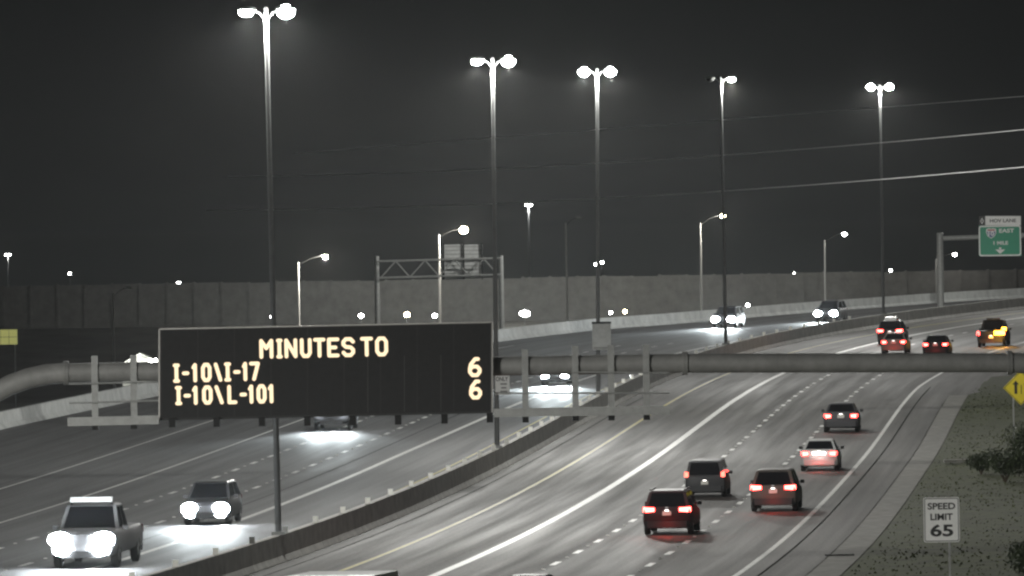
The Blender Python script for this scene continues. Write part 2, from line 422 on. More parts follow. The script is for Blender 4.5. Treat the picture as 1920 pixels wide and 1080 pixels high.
for p, sx in ((tubeL, -1), (tubeR, 1)):
    pts, bs = bend(p, sx)
    gp('column', MB().tube(pts, [rT + .02] * 13 + [rT + .1], 24), M_TUBE, smooth=True)
    gp('footing', MB().cyl((bs.x, bs.y, gz - .3), (bs.x, bs.y, gz + .36), .62, n=20), M_CONC)
for p in (tubeL, seg1, tubeR):
    d = tdir.normalized()
    for s in (-.045, .045): gp('flange', MB().cyl(p + d * (s - .04), p + d * (s + .04), rT + .075, n=24), M_TUBE)
# housing
hd = .62; y0 = GY - .1
hw = MB(); q = [tl, tr, brr, bl]
hw.add([(p.x, y0, p.z) for p in q] + [(p.x, y0 + hd - .08, p.z) for p in q], [(0, 1, 2, 3), (7, 6, 5, 4), (0, 4, 5, 1), (1, 5, 6, 2), (2, 6, 7, 3), (3, 7, 4, 0)])
HO = gp('housing', hw, M_HOUS)
def bl_(u, v, dy): # point on the panel face
    a = tl.lerp(tr, u); b = bl.lerp(brr, u); p = a.lerp(b, v); p.y = y0 + dy; return p
M_EDGE = mat('edge_highlight_trim', (.3, .29, .27), .5, metal=.3, var=.1)  # pale trim paints the highlight on the sign's top and side edges
for (a, b) in (((0, 0), (1, 0)), ((1, 0), (1, 1)), ((0, 0), (0, 1))):
    A, B = bl_(*a, -.06), bl_(*b, -.06)
    gp('edge_trim', MB().bar(A, B, .045, .045), M_EDGE)
gp('edge_trim', MB().bar(bl_(0, 1, -.04), bl_(1, 1, -.04), .05, .05), M_HOUS)
for k in range(9):
    u0, u1 = .006 + k * .988 / 9 + .0012, .006 + (k + 1) * .988 / 9 - .0012
    A = [bl_(u0, .015, -.02), bl_(u1, .015, -.02), bl_(u1, .985, -.02), bl_(u0, .985, -.02)]
    B = [p + Vector((0, .018, 0)) for p in A]
    gp('face_panel', MB().add(A + B, [(0, 1, 2, 3), (0, 4, 5, 1), (1, 5, 6, 2), (2, 6, 7, 3), (3, 7, 4, 0)]), M_FACE)
for k in (5, 6, 7):
    A, B = bl_(.006 + (k + .65) * .988 / 9, .35, -.03), bl_(.006 + (k + .65) * .988 / 9, .97, -.03)
    gp('seam', MB().bar(A, B, .01, .01), mat('seam_metal', (.07, .07, .068), .6))
# lit letters
tilt = math.atan2((tr - tl).z, (tr - tl).x)
def led(ch, px0, px1, ytop, ybot):
    a = G(px0, ybot); b = G(px1, ybot); wd = (b - a).length; ht = (ytop - ybot) / -S
    o = stroke(ch, wd, ht, .115).build('letter', M_LED, DM, fix=False)
    o.location = Vector((a.x, y0 - .036, a.z)) - gb; o.rotation_euler = (0, -tilt, 0)
def led_row(txt, spans, yl, yr, xl, xr, ht):
    for ch, (a, b) in zip(txt, spans):
        yb = yl + (yr - yl) * ((a + b) / 2 - xl) / (xr - xl); led(ch, a, b, yb - ht, yb)
led_row('MINUTESTO', [(487, 513), (516, 533), (534, 558), (563, 585), (588, 611), (614, 637), (641, 666), (676, 700), (704, 728)], 673, 668, 487, 728, 37)
led_row('I-10\\I-17', [(322, 341), (341, 357), (357, 376), (377, 398), (400, 419), (418, 437), (437, 453), (452, 469), (468, 488)], 718, 714, 325, 488, 36)
led_row('I-10\\L-101', [(326, 345), (344, 360), (358, 377), (379, 400), (401, 422), (427, 446), (449, 465), (463, 481), (481, 501), (500, 519)], 760, 756, 328, 520, 36)
led('6', 878, 903, 670, 707); led('6', 880, 904, 712, 749)
# hangers, catwalk and rails
hx = [(177, 667, 805), (250, 666, 803), (322, 640, 800), (405, 640, 799), (490, 640, 798), (575, 640, 797), (660, 640, 796), (745, 640, 795), (832, 640, 793), (917, 640, 791), (984, 655, 791), (1078, 648, 788), (1145, 647, 787), (1211, 646, 786)]
for x, ya, yb in hx:
    A, B = at(x, ya, GY + .36), at(x + 1.5, yb - 22 if 298 < x < 924 else yb - 18, GY + .36)
    if 298 < x < 924: A.y += .12; B.y += .12
    gp('hanger', MB().bar(A, B, .1, .2), M_GALV)
    C_ = at(x + 1.5, yb - 8, GY - .25); gp('bracket', MB().box((C_.x, GY - .1, C_.z), (.2, .9, .3)), M_DARK)
def walk(xa, ya, xb, yb, rails):
    A, B = at(xa, ya, GY - .15), at(xb, yb, GY - .15); d = (B - A).normalized(); L = (B - A).length
    n_ = max(1, int(L / 1.2))
    for i in range(n_):
        P, Q = A + d * (L * i / n_ + .015), A + d * (L * (i + 1) / n_ - .015)
        gp('catwalk_grating', MB().bar(P, Q, .85, .09), M_GALV)
    for s in (-.43, .43):
        gp('catwalk_edge', MB().bar(A + Vector((0, s, .05)), B + Vector((0, s, .05)), .04, .26), M_GALV)
    for ra, rb, xa2, xb2 in rails:
        gp('rail', MB().cyl(at(xa2, ra, GY + .24), at(xb2, rb, GY + .24), .028, n=8), M_GALV)
walk(128, 794, 299, 790, [(720, 716, 130, 299), (756, 751, 130, 299)])
walk(926, 777, 1256, 772, [(698, 699, 1072, 1256), (737, 737, 926, 1256)])

# ------------------------------------------------------------------ small roadside signs
def rrect(wd, ht, r, n=5):
    pts = []
    for cx, cz, a0 in ((wd / 2 - r, ht / 2 - r, 0), (-wd / 2 + r, ht / 2 - r, 90), (-wd / 2 + r, -ht / 2 + r, 180), (wd / 2 - r, -ht / 2 + r, 270)):
        for k in range(n + 1):
            a = math.radians(a0 + 90 * k / n); pts.append((cx + r * math.cos(a), cz + r * math.sin(a)))
    return pts
def plate(pts, y, th=.02):
    n = len(pts); return MB().add([(x, y, z) for x, z in pts] + [(x, y + th, z) for x, z in pts],
        [tuple(range(n)), tuple(range(2 * n - 1, n - 1, -1))] + [(i, (i + 1) % n, n + (i + 1) % n, n + i) for i in range(n)])
def ring(po, pi_, y):
    n = len(po); return MB().add([(x, y, z) for x, z in po] + [(x, y, z) for x, z in pi_], [(i, (i + 1) % n, n + (i + 1) % n, n + i) for i in range(n)])
# speed limit
sY = 282.0; c = at(1765.5, 974.5, sY); k = sY / FPX; sw, sh = 67 * k, 84 * k
b0 = Vector((c.x, sY, zr(sY) + .1)); zc = c.z - b0.z
SL = thing('speed_limit_sign', b0, 'white SPEED LIMIT 65 sign on a thin post in the grassy verge', 'road sign')
MB().box((.25, .05, (zc - .3) / 2), (.06, .06, zc - .3)).build('post', M_GALV, SL)
PA = plate(rrect(sw, sh, .07), 0).build('panel', M_SIGNW, SL); PA.location = (0, 0, zc)
ring(rrect(sw - .05, sh - .05, .06), rrect(sw - .1, sh - .1, .045), -.004).build('border', M_SIGNK, PA)
text('lettering', 'SPEED', .2, (0, -.006, sh * .5 - 16.5 * k), M_SIGNK, PA, width=52 * k, height=12.5 * k, bold=.006)
text('lettering', 'LIMIT', .2, (0, -.006, sh * .5 - 36.5 * k), M_SIGNK, PA, width=42 * k, height=12.5 * k, bold=.006)
text('lettering', '65', .4, (0, -.006, sh * .5 - 62 * k), M_SIGNK, PA, width=43 * k, height=23 * k, bold=.012)
# merge sign
mY = 425.0; c = at(1914, 727, mY); k = mY / FPX; hd_ = 33 * k
b0 = Vector((c.x - .38, mY, zr(mY) + .05)); zc = c.z - b0.z
MS = thing('merge_sign', b0, 'yellow diamond added lane sign with black arrows on a thin post', 'road sign')
MB().box((0, .05, zc / 2), (.07, .06, zc)).build('post', M_GALV, MS)
dm = [(0, hd_), (-hd_, 0), (0, -hd_), (hd_, 0)]
PB = plate(dm, 0).build('panel', M_SIGNY, MS); PB.location = (.38, 0, zc)
ring([(x * .95, z * .95) for x, z in dm], [(x * .91, z * .91) for x, z in dm], -.004).build('border', M_SIGNK, PB)
def arrow(x, z0, z1, hw_, aw, ah, bendx=0):
    return MB().add([(x + bendx - hw_, -.006, z0), (x + bendx + hw_, -.006, z0), (x + hw_, -.006, z0 + (z1 - z0) * .45), (x + hw_, -.006, z1 - ah), (x + aw, -.006, z1 - ah), (x, -.006, z1), (x - aw, -.006, z1 - ah), (x - hw_, -.006, z1 - ah), (x - hw_, -.006, z0 + (z1 - z0) * .45)],
                    [(0, 1, 2, 8), (8, 2, 3, 7), (4, 5, 6)])
arrow(-.25, -.3, .36, .07, .17, .2).build('arrow', M_SIGNK, PB)
arrow(.3, -.3, .36, .06, .16, .2, .06).build('arrow', M_SIGNK, PB)
MB().box((.02, -.006, -.08), (.035, .004, .46)).build('lane_line', M_SIGNK, PB)
# carpool notice and sign back on the median poles
pY = 401.2; c = at(942, 722, pY); k = pY / FPX
CN = thing('carpool_notice', Vector((c.x, pY - .12, c.z)), 'small white ONLY notice with black lines clamped to a median light pole', 'road sign')
MB().box((-.08, .1, .05), (.5, .05, .06)).build('clamp', M_GALV, CN)
PC_ = plate(rrect(27 * k, 36 * k, .04), 0).build('panel', M_SIGNW, CN)
text('lettering', 'ONLY', .2, (-.02, -.006, 11.5 * k), M_SIGNK, PC_, width=23 * k, height=8 * k, bold=.004)
for zz, ww in ((2, 12), (-5, 10), (-12, 14)):
    MB().box((.06, -.006, zz * k), (ww * k, .004, 3.0 * k)).build('printed_line', mat('faded_print', (.25, .25, .25), .6), PC_)
qY = 480.6; c = at(1128, 630, qY); k = qY / FPX
SB = thing('sign_back', Vector((c.x, qY - .2, c.z)), 'pale bare back of a sign strapped to a median light pole', 'road sign')
plate(rrect(35 * k, 52 * k, .05), .14).build('panel', M_ALU, SB)
MB().box((0, .05, 25 * k), (36 * k, .1, 3.5 * k)).build('bracket', M_DARK, SB)
MB().box((0, .05, -22 * k), (30 * k, .1, 2.5 * k)).build('bracket', M_GALV, SB)

# ------------------------------------------------------------------ green carpool sign on a cantilever
hY = 748.0; k = hY / FPX
pb = at(1764, 577, hY); pb.z = zr(hY) - .6; tp = at(1763, 438, hY)
HV = thing('overhead_guide_sign', pb, 'green HOV LANE I-10 EAST overhead sign on a grey steel cantilever', 'overhead sign')
ht = tp.z - pb.z
MB().tube([(0, 0, 0), (0, 0, ht)], [.32, .27], 18).build('column', M_GALV, HV, True)
MB().cyl((0, 0, ht), (0, 0, ht + .08), .3, .2, 18).build('column_cap', M_GALV, HV)
a1 = at(1768, 447, hY) - pb; a2 = at(1935, 441, hY) - pb
MB().cyl(a1, a2, .21, n=16).build('arm', M_GALV, HV, True)
gc = at(1875, 442, hY) - pb
GP = thing('sign_panel', gc, None, None); GP.parent = HV
def P2(x, y): p = at(x, y, hY) - pb - gc; return (p.x, p.z)
plate([P2(1835, 423), P2(1913, 423), P2(1915, 480), P2(1835, 480)], -.36, .05).build('green_panel', M_SIGNG, GP)
ww, hh = 79 * k, 57 * k; g2 = P2(1874.5, 451.5)
po, pi_ = rrect(ww, hh, .22), rrect(ww - .22, hh - .22, .14)
ring([(x + g2[0], z + g2[1]) for x, z in po], [(x + g2[0], z + g2[1]) for x, z in pi_], -.366).build('border', M_SIGNW, GP)
plate([P2(1847, 405), P2(1913.5, 405), P2(1913.5, 422.5), P2(1847, 422.5)], -.37, .05).build('white_panel', M_SIGNW, GP)
plate([P2(1835, 405), P2(1846.5, 405), P2(1846.5, 422.5), P2(1835, 422.5)], -.37, .05).build('black_panel', M_SIGNK, GP)
dd = P2(1840.8, 414.5); ro = [(0, .28), (-.15, 0), (0, -.28), (.15, 0)]
ring([(x + dd[0], z + dd[1]) for x, z in ro], [(x * .55 + dd[0], z * .6 + dd[1]) for x, z in ro], -.376).build('diamond', M_SIGNW, GP)
def T2(s, x, y, wpx, hpx, m_, bold=.01, yy=-.376): q_ = P2(x, y); text('lettering', s, .4, (q_[0], yy, q_[1]), m_, GP, width=wpx * k, height=hpx * k, bold=bold)
T2('HOV LANE', 1880, 413.7, 49, 6.5, M_SIGNK)
T2('EAST', 1887, 432.5, 28, 7.5, M_SIGNW, yy=-.37)
T2('1 MILE', 1876, 455.5, 27, 6.5, M_SIGNW, yy=-.37)
sc_ = P2(1858, 437); shp = [(-.42, .36), (-.2, .42), (0, .38), (.2, .42), (.42, .36), (.44, .05), (.3, -.28), (0, -.48), (-.3, -.28), (-.44, .05)]
plate([(x + sc_[0], z + sc_[1]) for x, z in shp], -.372, .012).build('shield', M_SIGNW, GP)
plate([(x * .86 + sc_[0], min(z, .16) * .86 + sc_[1]) for x, z in shp], -.378, .005).build('shield_field', M_SIGNB, GP)
plate([(-.34 + sc_[0], .2 + sc_[1]), (.34 + sc_[0], .2 + sc_[1]), (.32 + sc_[0], .32 + sc_[1]), (-.32 + sc_[0], .32 + sc_[1])], -.378, .005).build('shield_band', M_SIGNR, GP)
T2('10', 1858, 438, 11, 8.5, M_SIGNW, .012, -.384)
ac = P2(1875, 470)
MB().add([(ac[0] - .09, -.372, ac[1] + .28), (ac[0] + .09, -.372, ac[1] + .28), (ac[0] + .09, -.372, ac[1] + .02), (ac[0] + .42, -.372, ac[1] + .1), (ac[0], -.372, ac[1] - .28), (ac[0] - .42, -.372, ac[1] + .1), (ac[0] - .09, -.372, ac[1] + .02)], [(0, 1, 2, 6), (3, 4, 5), ]).build('down_arrow', M_SIGNW, GP)

# ------------------------------------------------------------------ truss gantry seen from behind
tY = 705.0; k = tY / FPX
ba = at(706, 600, tY); ba.z = 5.0
TG = thing('truss_gantry', ba, 'grey steel truss gantry carrying a sign seen from behind', 'sign gantry')
def tpn(x, y, dy=0): return at(x, y, tY + dy) - ba
lz = tpn(706, 482)
for xx, y1 in ((706, 480), (939, 479)):
    p = tpn(xx, y1); MB().cyl((p.x, 0, 0 if xx < 800 else 0), (p.x, 0, p.z), .22, .2, 14).build('column', M_GALV, TG, True)
for dy in (-.6, .6):
    for ya, yb in ((490, 484), (521, 515)):
        MB().cyl(tpn(706, ya, 0) + Vector((0, dy, 0)), tpn(939, yb, 0) + Vector((0, dy, 0)), .085, n=8).build('chord', M_GALV, TG)
    for i in range(8):
        xa, xb = 714 + i * 27.5, 714 + (i + 1) * 27.5; ylo = 521 - (xa - 706) * .026; yhi = 490 - (xa - 706) * .026
        A, B = (tpn(xa, ylo), tpn(xb, yhi)) if i % 2 == 0 else (tpn(xa, yhi), tpn(xb, ylo))
        MB().cyl(A + Vector((0, dy, 0)), B + Vector((0, dy, 0)), .05, n=6).build('diagonal', M_GALV, TG)
for xa, xb in ((833, 868), (869.5, 905)):
    A, B, C2, D2 = tpn(xa, 459, .9), tpn(xb, 458, .9), tpn(xb, 522, .9), tpn(xa, 523, .9)
    pn = plate([(A.x, A.z), (B.x, B.z), (C2.x, C2.z), (D2.x, D2.z)], .9, .05).build('sign_back_panel', M_ALU, TG)
    for j in range(9):
        z = A.z + (D2.z - A.z) * (j + .5) / 9; MB().box(((A.x + B.x) / 2, .87, z), (B.x - A.x - .1, .06, .07)).build('stiffener', M_GALV, pn)
for xx in (831, 868.8, 903):
    A, B = tpn(xx, 456), tpn(xx, 524); MB().box((A.x, .8, (A.z + B.z) / 2), (.13, .12, A.z - B.z)).build('post', M_DARK, TG)

# ------------------------------------------------------------------ vehicles
PAINT = {}
def paint(n, c, r=.5, metal=.0): return mat('paint_' + n, c, r, metal=metal, var=.06, scale=1.5, spec=.2)
WM = {}
def wheel_mesh(r, wd):
    key = (r, wd)
    if key in WM: return WM[key]
    pr = [(-wd / 2, r * .6), (-wd / 2, r * .93), (-wd * .38, r), (wd * .38, r), (wd / 2, r * .93), (wd / 2, r * .6)]; n = 20
    t = MB(); t.loft([[(x, rr * math.cos(2 * math.pi * k_ / n), rr * math.sin(2 * math.pi * k_ / n)) for k_ in range(n)] for x, rr in pr], cap=False)
    rim = MB()
    for s in (-1, 1):
        rim.add([(s * wd * .36, r * .6 * math.cos(2 * math.pi * k_ / n), r * .6 * math.sin(2 * math.pi * k_ / n)) for k_ in range(n)], [tuple(range(n))])
        for j in range(5):
            a = 2 * math.pi * j / 5; rim.box((s * wd * .42, math.cos(a) * r * .33, math.sin(a) * r * .33), (.02, .07, r * .5), Matrix.Rotation(a - math.pi / 2, 3, 'X'))
    mt = t.mesh('tyre'); mt.materials.append(M_TYRE); mt.polygons.foreach_set('use_smooth', [True] * len(mt.polygons))
    mr = rim.mesh('rim'); mr.materials.append(M_RIM); WM[key] = (mt, mr); return WM[key]
SPEC = {
 'sedan': dict(L=4.7, W=1.82, st=[(-1, .78, .36, .82), (-.975, .93, .27, .99), (-.9, .985, .22, 1.04), (-.55, 1, .2, 1.03), (0, 1, .2, .98), (.5, 1, .2, .94), (.82, .98, .22, .8), (.965, .9, .25, .68), (1, .76, .32, .52)],
               cab=(-.78, .52, .97, -.42, .12, 1.46, .9, .68), tail=(.74, .93, .56, .93), plate=.83, wh=(.33, .6)),
 'suv': dict(L=4.7, W=1.92, st=[(-1, .84, .42, 1.0), (-.98, .95, .34, 1.1), (-.9, .99, .26, 1.14), (-.5, 1, .25, 1.12), (0, 1, .25, 1.08), (.5, 1, .25, 1.06), (.85, .98, .27, .95), (.97, .9, .3, .8), (1, .78, .36, .6)],
             cab=(-.965, .56, 1.08, -.83, .18, 1.72, .93, .74), tail=(.9, 1.1, .5, .96), plate=.86, wh=(.37, .6)),
 'van': dict(L=5.0, W=1.95, st=[(-1, .86, .36, 1.0), (-.985, .95, .28, 1.06), (-.92, .99, .22, 1.08), (-.4, 1, .22, 1.08), (.2, 1, .22, 1.04), (.6, 1, .22, .98), (.88, .97, .24, .86), (.97, .88, .28, .72), (1, .76, .34, .54)],
             cab=(-.97, .72, 1.04, -.9, .3, 1.76, .94, .78), tail=(.98, 1.24, .8, .98), plate=.72, wh=(.34, .6)),
 'pickup': dict(L=5.7, W=2.02, st=[(-1, .9, .55, 1.1), (-.985, .97, .45, 1.16), (-.9, .99, .4, 1.18), (-.4, 1, .4, 1.18), (.1, 1, .38, 1.18), (.5, 1, .36, 1.2), (.85, .99, .36, 1.16), (.975, .94, .4, 1.05), (1, .82, .48, .75)],
                cab=(-.12, .48, 1.15, -.06, .3, 1.92, .93, .76), tail=(.85, 1.12, .8, .98), plate=.72, wh=(.4, .62)),
}
def car(name, label, kind, col, rear=None, front=None, yaw=0, lights='tail', scale=1.0, extras=(), power=1.0, tailm=None, group=None, hl=1.0):
    sp = SPEC[kind]; L, W = sp['L'] / 2, sp['W'] / 2
    d = Vector((math.sin(yaw), math.cos(yaw), 0)); fwd = d
    loc = (Vector(rear) + fwd * L) if rear is not None else (Vector(front) - fwd * L)
    loc.z = zr(loc.y) + .004
    T = thing(name, loc, label, {'sedan': 'car', 'suv': 'SUV', 'van': 'minivan', 'pickup': 'pickup truck'}[kind], group=group)
    pitch = math.atan(GRADE * math.cos(yaw)); T.rotation_euler = Matrix.Rotation(-yaw, 3, 'Z').__matmul__(Matrix.Rotation(pitch, 3, 'X')).to_euler()
    T.scale = (scale, scale, scale)
    body = MB(); rings = []
    for y, ww_, z0, z1 in sp['st']:
        h_ = z1 - z0; w_ = W * ww_
        half = [(.8, 0), (.97, .1), (1, .3), (1, .6), (.965, .86), (.9, .97), (.6, 1.0)]
        rings.append([(-a * w_, y * L, z0 + b_ * h_) for a, b_ in half] + [(a * w_, y * L, z0 + b_ * h_) for a, b_ in reversed(half)])
    pm = paint(*col) if isinstance(col, tuple) else col
    B = body.loft(rings).build('body', pm, T, True)
    y0_, y1_, zb, y2_, y3_, zt, wb, wt = sp['cab']
    wb, wt = wb * W, wt * W
    P = {(-1, 0, 0): (-wb, y0_ * L, zb - .03), (1, 0, 0): (wb, y0_ * L, zb - .03), (1, 1, 0): (wb, y1_ * L, zb - .03), (-1, 1, 0): (-wb, y1_ * L, zb - .03),
         (-1, 0, 1): (-wt, y2_ * L, zt - .05), (1, 0, 1): (wt, y2_ * L, zt - .05), (1, 1, 1): (wt, y3_ * L, zt - .05), (-1, 1, 1): (-wt, y3_ * L, zt - .05)}
    P = {a: Vector(b_) for a, b_ in P.items()}
    lo = [P[(-1, 0, 0)], P[(1, 0, 0)], P[(1, 1, 0)], P[(-1, 1, 0)]]; hi = [P[(-1, 0, 1)], P[(1, 0, 1)], P[(1, 1, 1)], P[(-1, 1, 1)]]
    rf = [Vector((p.x * .86, p.y + (.14 if p.y < (y2_ + y3_) * L / 2 else -.18), zt)) for p in hi]
    CB = MB().loft([lo, hi, rf]).build('cabin', pm, T)
    def pane(nm, a, b_, c_, d_, mu, mv0, mv1, mt_=M_GLASS):
        def bi(u, v): return a.lerp(b_, u).lerp(d_.lerp(c_, u), v)
        q_ = [bi(mu, mv0), bi(1 - mu, mv0), bi(1 - mu * 1.15, 1 - mv1), bi(mu * 1.15, 1 - mv1)]
        n_ = (q_[1] - q_[0]).cross(q_[3] - q_[0]).normalized(); q_ = [p + n_ * .008 for p in q_]
        return MB().add(q_, [(0, 1, 2, 3)]).build(nm, mt_, CB, fix=False)
    pane('rear_window', lo[0], lo[1], hi[1], hi[0], .07, .1, .06)
    pane('windscreen', lo[2], lo[3], hi[3], hi[2], .06, .06, .05)
    for a, b_, c_, d_ in ((lo[1], lo[2], hi[2], hi[1]), (lo[3], lo[0], hi[0], hi[3])):
        m1, m2 = a.lerp(b_, .5), d_.lerp(c_, .5)
        pane('side_window', a, m1, m2, d_, .07, .12, .08); pane('side_window', m1, b_, c_, m2, .07, .12, .08)
    z0, z1, xa, xb = sp['tail']
    tm = tailm or M_TAIL
    for s in (-1, 1):
        tl_ = MB(); tl_.add([(s * xa * W, -L - .012, z0 + .03), (s * xb * W * .9, -L + .0, z0), (s * xb * W * 1.02, -L + .14, z0 + .02), (s * xb * W * 1.01, -L + .16, z1), (s * xb * W * .9, -L + .01, z1), (s * xa * W, -L - .008, z1 - .02),
                    (s * xa * W, -L + .2, z0 + .03), (s * xa * W, -L + .2, z1 - .02)], [(0, 1, 4, 5), (1, 2, 3, 4), (0, 5, 7, 6), (5, 4, 3, 7), (0, 6, 2, 1)])
        tl_.build('tail_light', tm if lights == 'tail' else mat('tail_lamp_off', (.12, .01, .01), .3), T)
        hz = sp['st'][-2][3]
        hlb = MB().ball((s * W * .67, L - .08, hz * .86), W * min(.36, .2 + .07 * hl), .14, .058 * hl + .03, 14, 8).build('headlight', M_HEAD if lights == 'head' else M_ALU, T, True)
        if lights == 'head':
            Ls = bpy.data.lights.new('headlight_beam', 'SPOT'); Ls.energy = 4200 * power; Ls.spot_size = math.radians(44); Ls.spot_blend = .9; Ls.color = (.86, .97, 1); Ls.shadow_soft_size = .1
            lo_ = bpy.data.objects.new('headlight_beam', Ls); COL.objects.link(lo_); lo_.parent = T; lo_.location = (s * W * .67, L + .16, hz * .86); lo_.rotation_euler = (math.radians(90 - 2.0), 0, 0)
        MB().box((s * (W + .08), .25 * L if kind != 'pickup' else .4 * L, zb + .05), (.17, .1, .14)).build('mirror', M_PLAST, T)
        for yy in (-sp['wh'][1], sp['wh'][1]):
            mt, mr = wheel_mesh(sp['wh'][0], .22); wo = link('wheel', mt, None, T); wo.location = (s * (W - .115), yy * L, sp['wh'][0]); link('rim', mr, None, wo)
    rb = sp['st'][0]
    MB().add([(-W * .95, -L + .12, .3), (-W * .8, -L - .05, .3), (W * .8, -L - .05, .3), (W * .95, -L + .12, .3), (-W * .97, -L + .12, .56), (-W * .82, -L - .06, .56), (W * .82, -L - .06, .56), (W * .97, -L + .12, .56)],
             [(0, 1, 5, 4), (1, 2, 6, 5), (2, 3, 7, 6), (4, 5, 6, 7), (3, 2, 1, 0)]).build('rear_bumper', M_PLAST if kind in ('suv', 'pickup') else pm, T)
    MB().box((0, -L - .025, sp['plate']), (.34, .02, .17)).build('number_plate', M_PLATE, T)
    MB().box((0, L + .0, .45), (W * 1.2, .06, .2)).build('grille', M_PLAST, T)
    if lights == 'tail' and tailm is None: point_light('tail_glow', (0, -L - .7, .4), 16, (1, .06, .04), T, .1, False)
    if lights == 'tail': MB().box((0, -L - .03, sp['plate'] + .11), (.16, .02, .025)).build('plate_lamp', M_PLAMP, T)
    if 'bright' in extras:
        MB().box((0, -L - .03, sp['plate'] + .02), (.62, .03, .1)).build('boot_glow_strip', M_PLAMP, T); point_light('boot_fill_light', (0, -L - .3, sp['plate'] + .1), 9, (1, 1, .95), T, .08, False)  # added strip and light imitate the white glow on the boot lid
    if 'brake' in extras: MB().box((0, y2_ * L - .02, zt - .07), (.3, .03, .04)).build('brake_light', M_TAIL, T)
    if 'rails' in extras:
        for s in (-1, 1): MB().bar((s * wt * .95, y2_ * L + .1, zt + .04), (s * wt * .95, y3_ * L - .1, zt + .04), .05, .05).build('roof_rail', M_PLAST, T)
    if 'badge' in extras: MB().box((0, -L - .02, sp['plate'] + .2), (.12, .02, .1)).build('badge', M_RIM, T)
    return T
def road_yaw(Y): return math.atan(slope(Y))
def rear_car(name, label, kind, col, px, py, **kw):
    p = gnd(px, py); return car(name, label, kind, col, rear=p, yaw=road_yaw(p.y), **kw)
def front_car(name, label, kind, col, px, py, h=0.0, **kw):
    p = gnd(px, py, h); p.z -= h; return car(name, label, kind, col, front=p, yaw=road_yaw(p.y) + math.pi, lights='head', **kw)
GC = 'cars driving away on the right carriageway'
rear_car('sport_utility_car', 'dark maroon SUV with glowing tail lights, rearmost of the nearby cluster', 'suv', ('maroon', (.035, .012, .014)), 1251, 1004, extras=('rails', 'badge'), group=GC)
rear_car('minivan', 'dark minivan with slim upright tail lights beside the maroon SUV', 'van', ('charcoal', (.045, .045, .048)), 1321, 934, tailm=M_TAILD, scale=.9, group=GC)
rear_car('sport_utility_car', 'bronze grey SUV with wide red tail lights beside the right edge line', 'suv', ('bronze', (.10, .085, .075)), 1450, 960, extras=('badge',), group=GC)
rear_car('sedan', 'pale silver sedan with bright boot lid ahead of the bronze SUV', 'sedan', ('silver', (.55, .55, .54)), 1536, 884, scale=.97, group=GC, extras=('bright',))
rear_car('sedan', 'dark grey sedan ahead of the silver one, right hand lane', 'sedan', ('graphite', (.06, .06, .065)), 1577, 811, tailm=M_TAIL, scale=1.02, group=GC)
rear_car('sport_utility_car', 'black SUV with raised white top just ahead of a small sedan near the crest', 'suv', ('black', (.02, .02, .022)), 1668.5, 646, group=GC)
_w = [o for o in bpy.data.objects if o.name.startswith('cabin')][-1].parent
MB().loft([[(-.45, -1.75, 1.72), (.45, -1.75, 1.72), (.4, -1.7, 1.98), (-.4, -1.7, 1.98)], [(-.5, -.6, 1.72), (.5, -.6, 1.72), (.45, -.7, 2.0), (-.45, -.7, 2.0)], [(-.4, .2, 1.72), (.4, .2, 1.72), (.3, .1, 1.85), (-.3, .1, 1.85)]]).build('white_top', M_SIGNW, _w)  # made-up white block standing in for the SUV's white roof
rear_car('sedan', 'tan sedan tucked close behind the SUV with the white top', 'sedan', ('tan', (.2, .18, .16)), 1675.5, 664, group=GC)
rear_car('sedan', 'low black sedan with two red tail lights near the crest, lane beside the tan sedan', 'sedan', ('black', (.02, .02, .022)), 1754, 669, group=GC)
# work truck with amber flasher
WT = rear_car('work_truck', 'dark pickup with blazing amber flasher at its right rear corner', 'pickup', ('black', (.02, .02, .022)), 1858, 651, group=GC)
MB().box((.62, -2.93, 1.02), (.72, .06, .3)).build('amber_flasher', M_AMB, WT)
MB().box((.95, -2.7, 1.3), (.3, .3, .2)).build('amber_flasher', M_AMB, WT)
point_light('flasher_light', (.7, -3.3, 1.1), 260, (1, .5, .06), WT, .15, False)
MB().box((0, -.3, 1.98), (1.0, .24, .1)).build('light_bar', M_PLAST, WT)
rear_car('sedan', 'dark car whose glinting roof just shows, between the white carpool line and dashes', 'sedan', ('black', (.02, .02, .022)), 978, 1169, group=GC)
# oncoming
GO = 'oncoming cars on the left carriageway'
front_car('pickup_truck', 'large grey pickup with roof bar, glaring headlights and added glare lamps beside the carpool line', 'pickup', ('grey', (.16, .16, .165)), 158, 1066, hl=3.4, power=1.1, scale=1.2, group=GO)
_p = [o for o in bpy.data.objects if o.name.startswith('pickup_truck')][-1]
MB().box((0, .85, 2.05), (1.3, .2, .16)).build('light_bar', M_ALU, _p)
for s in (-1, 1): MB().box((s * .62, .85, 1.94), (.06, .1, .1)).build('light_bar_bracket', M_DARK, _p)
for s in (-1, 1): MB().ball((s * .6, 2.9, .55), .24, .08, .14).build('glare_lamp', M_HEAD, _p, True)  # added lamps, put in to widen the pickup's headlight glare

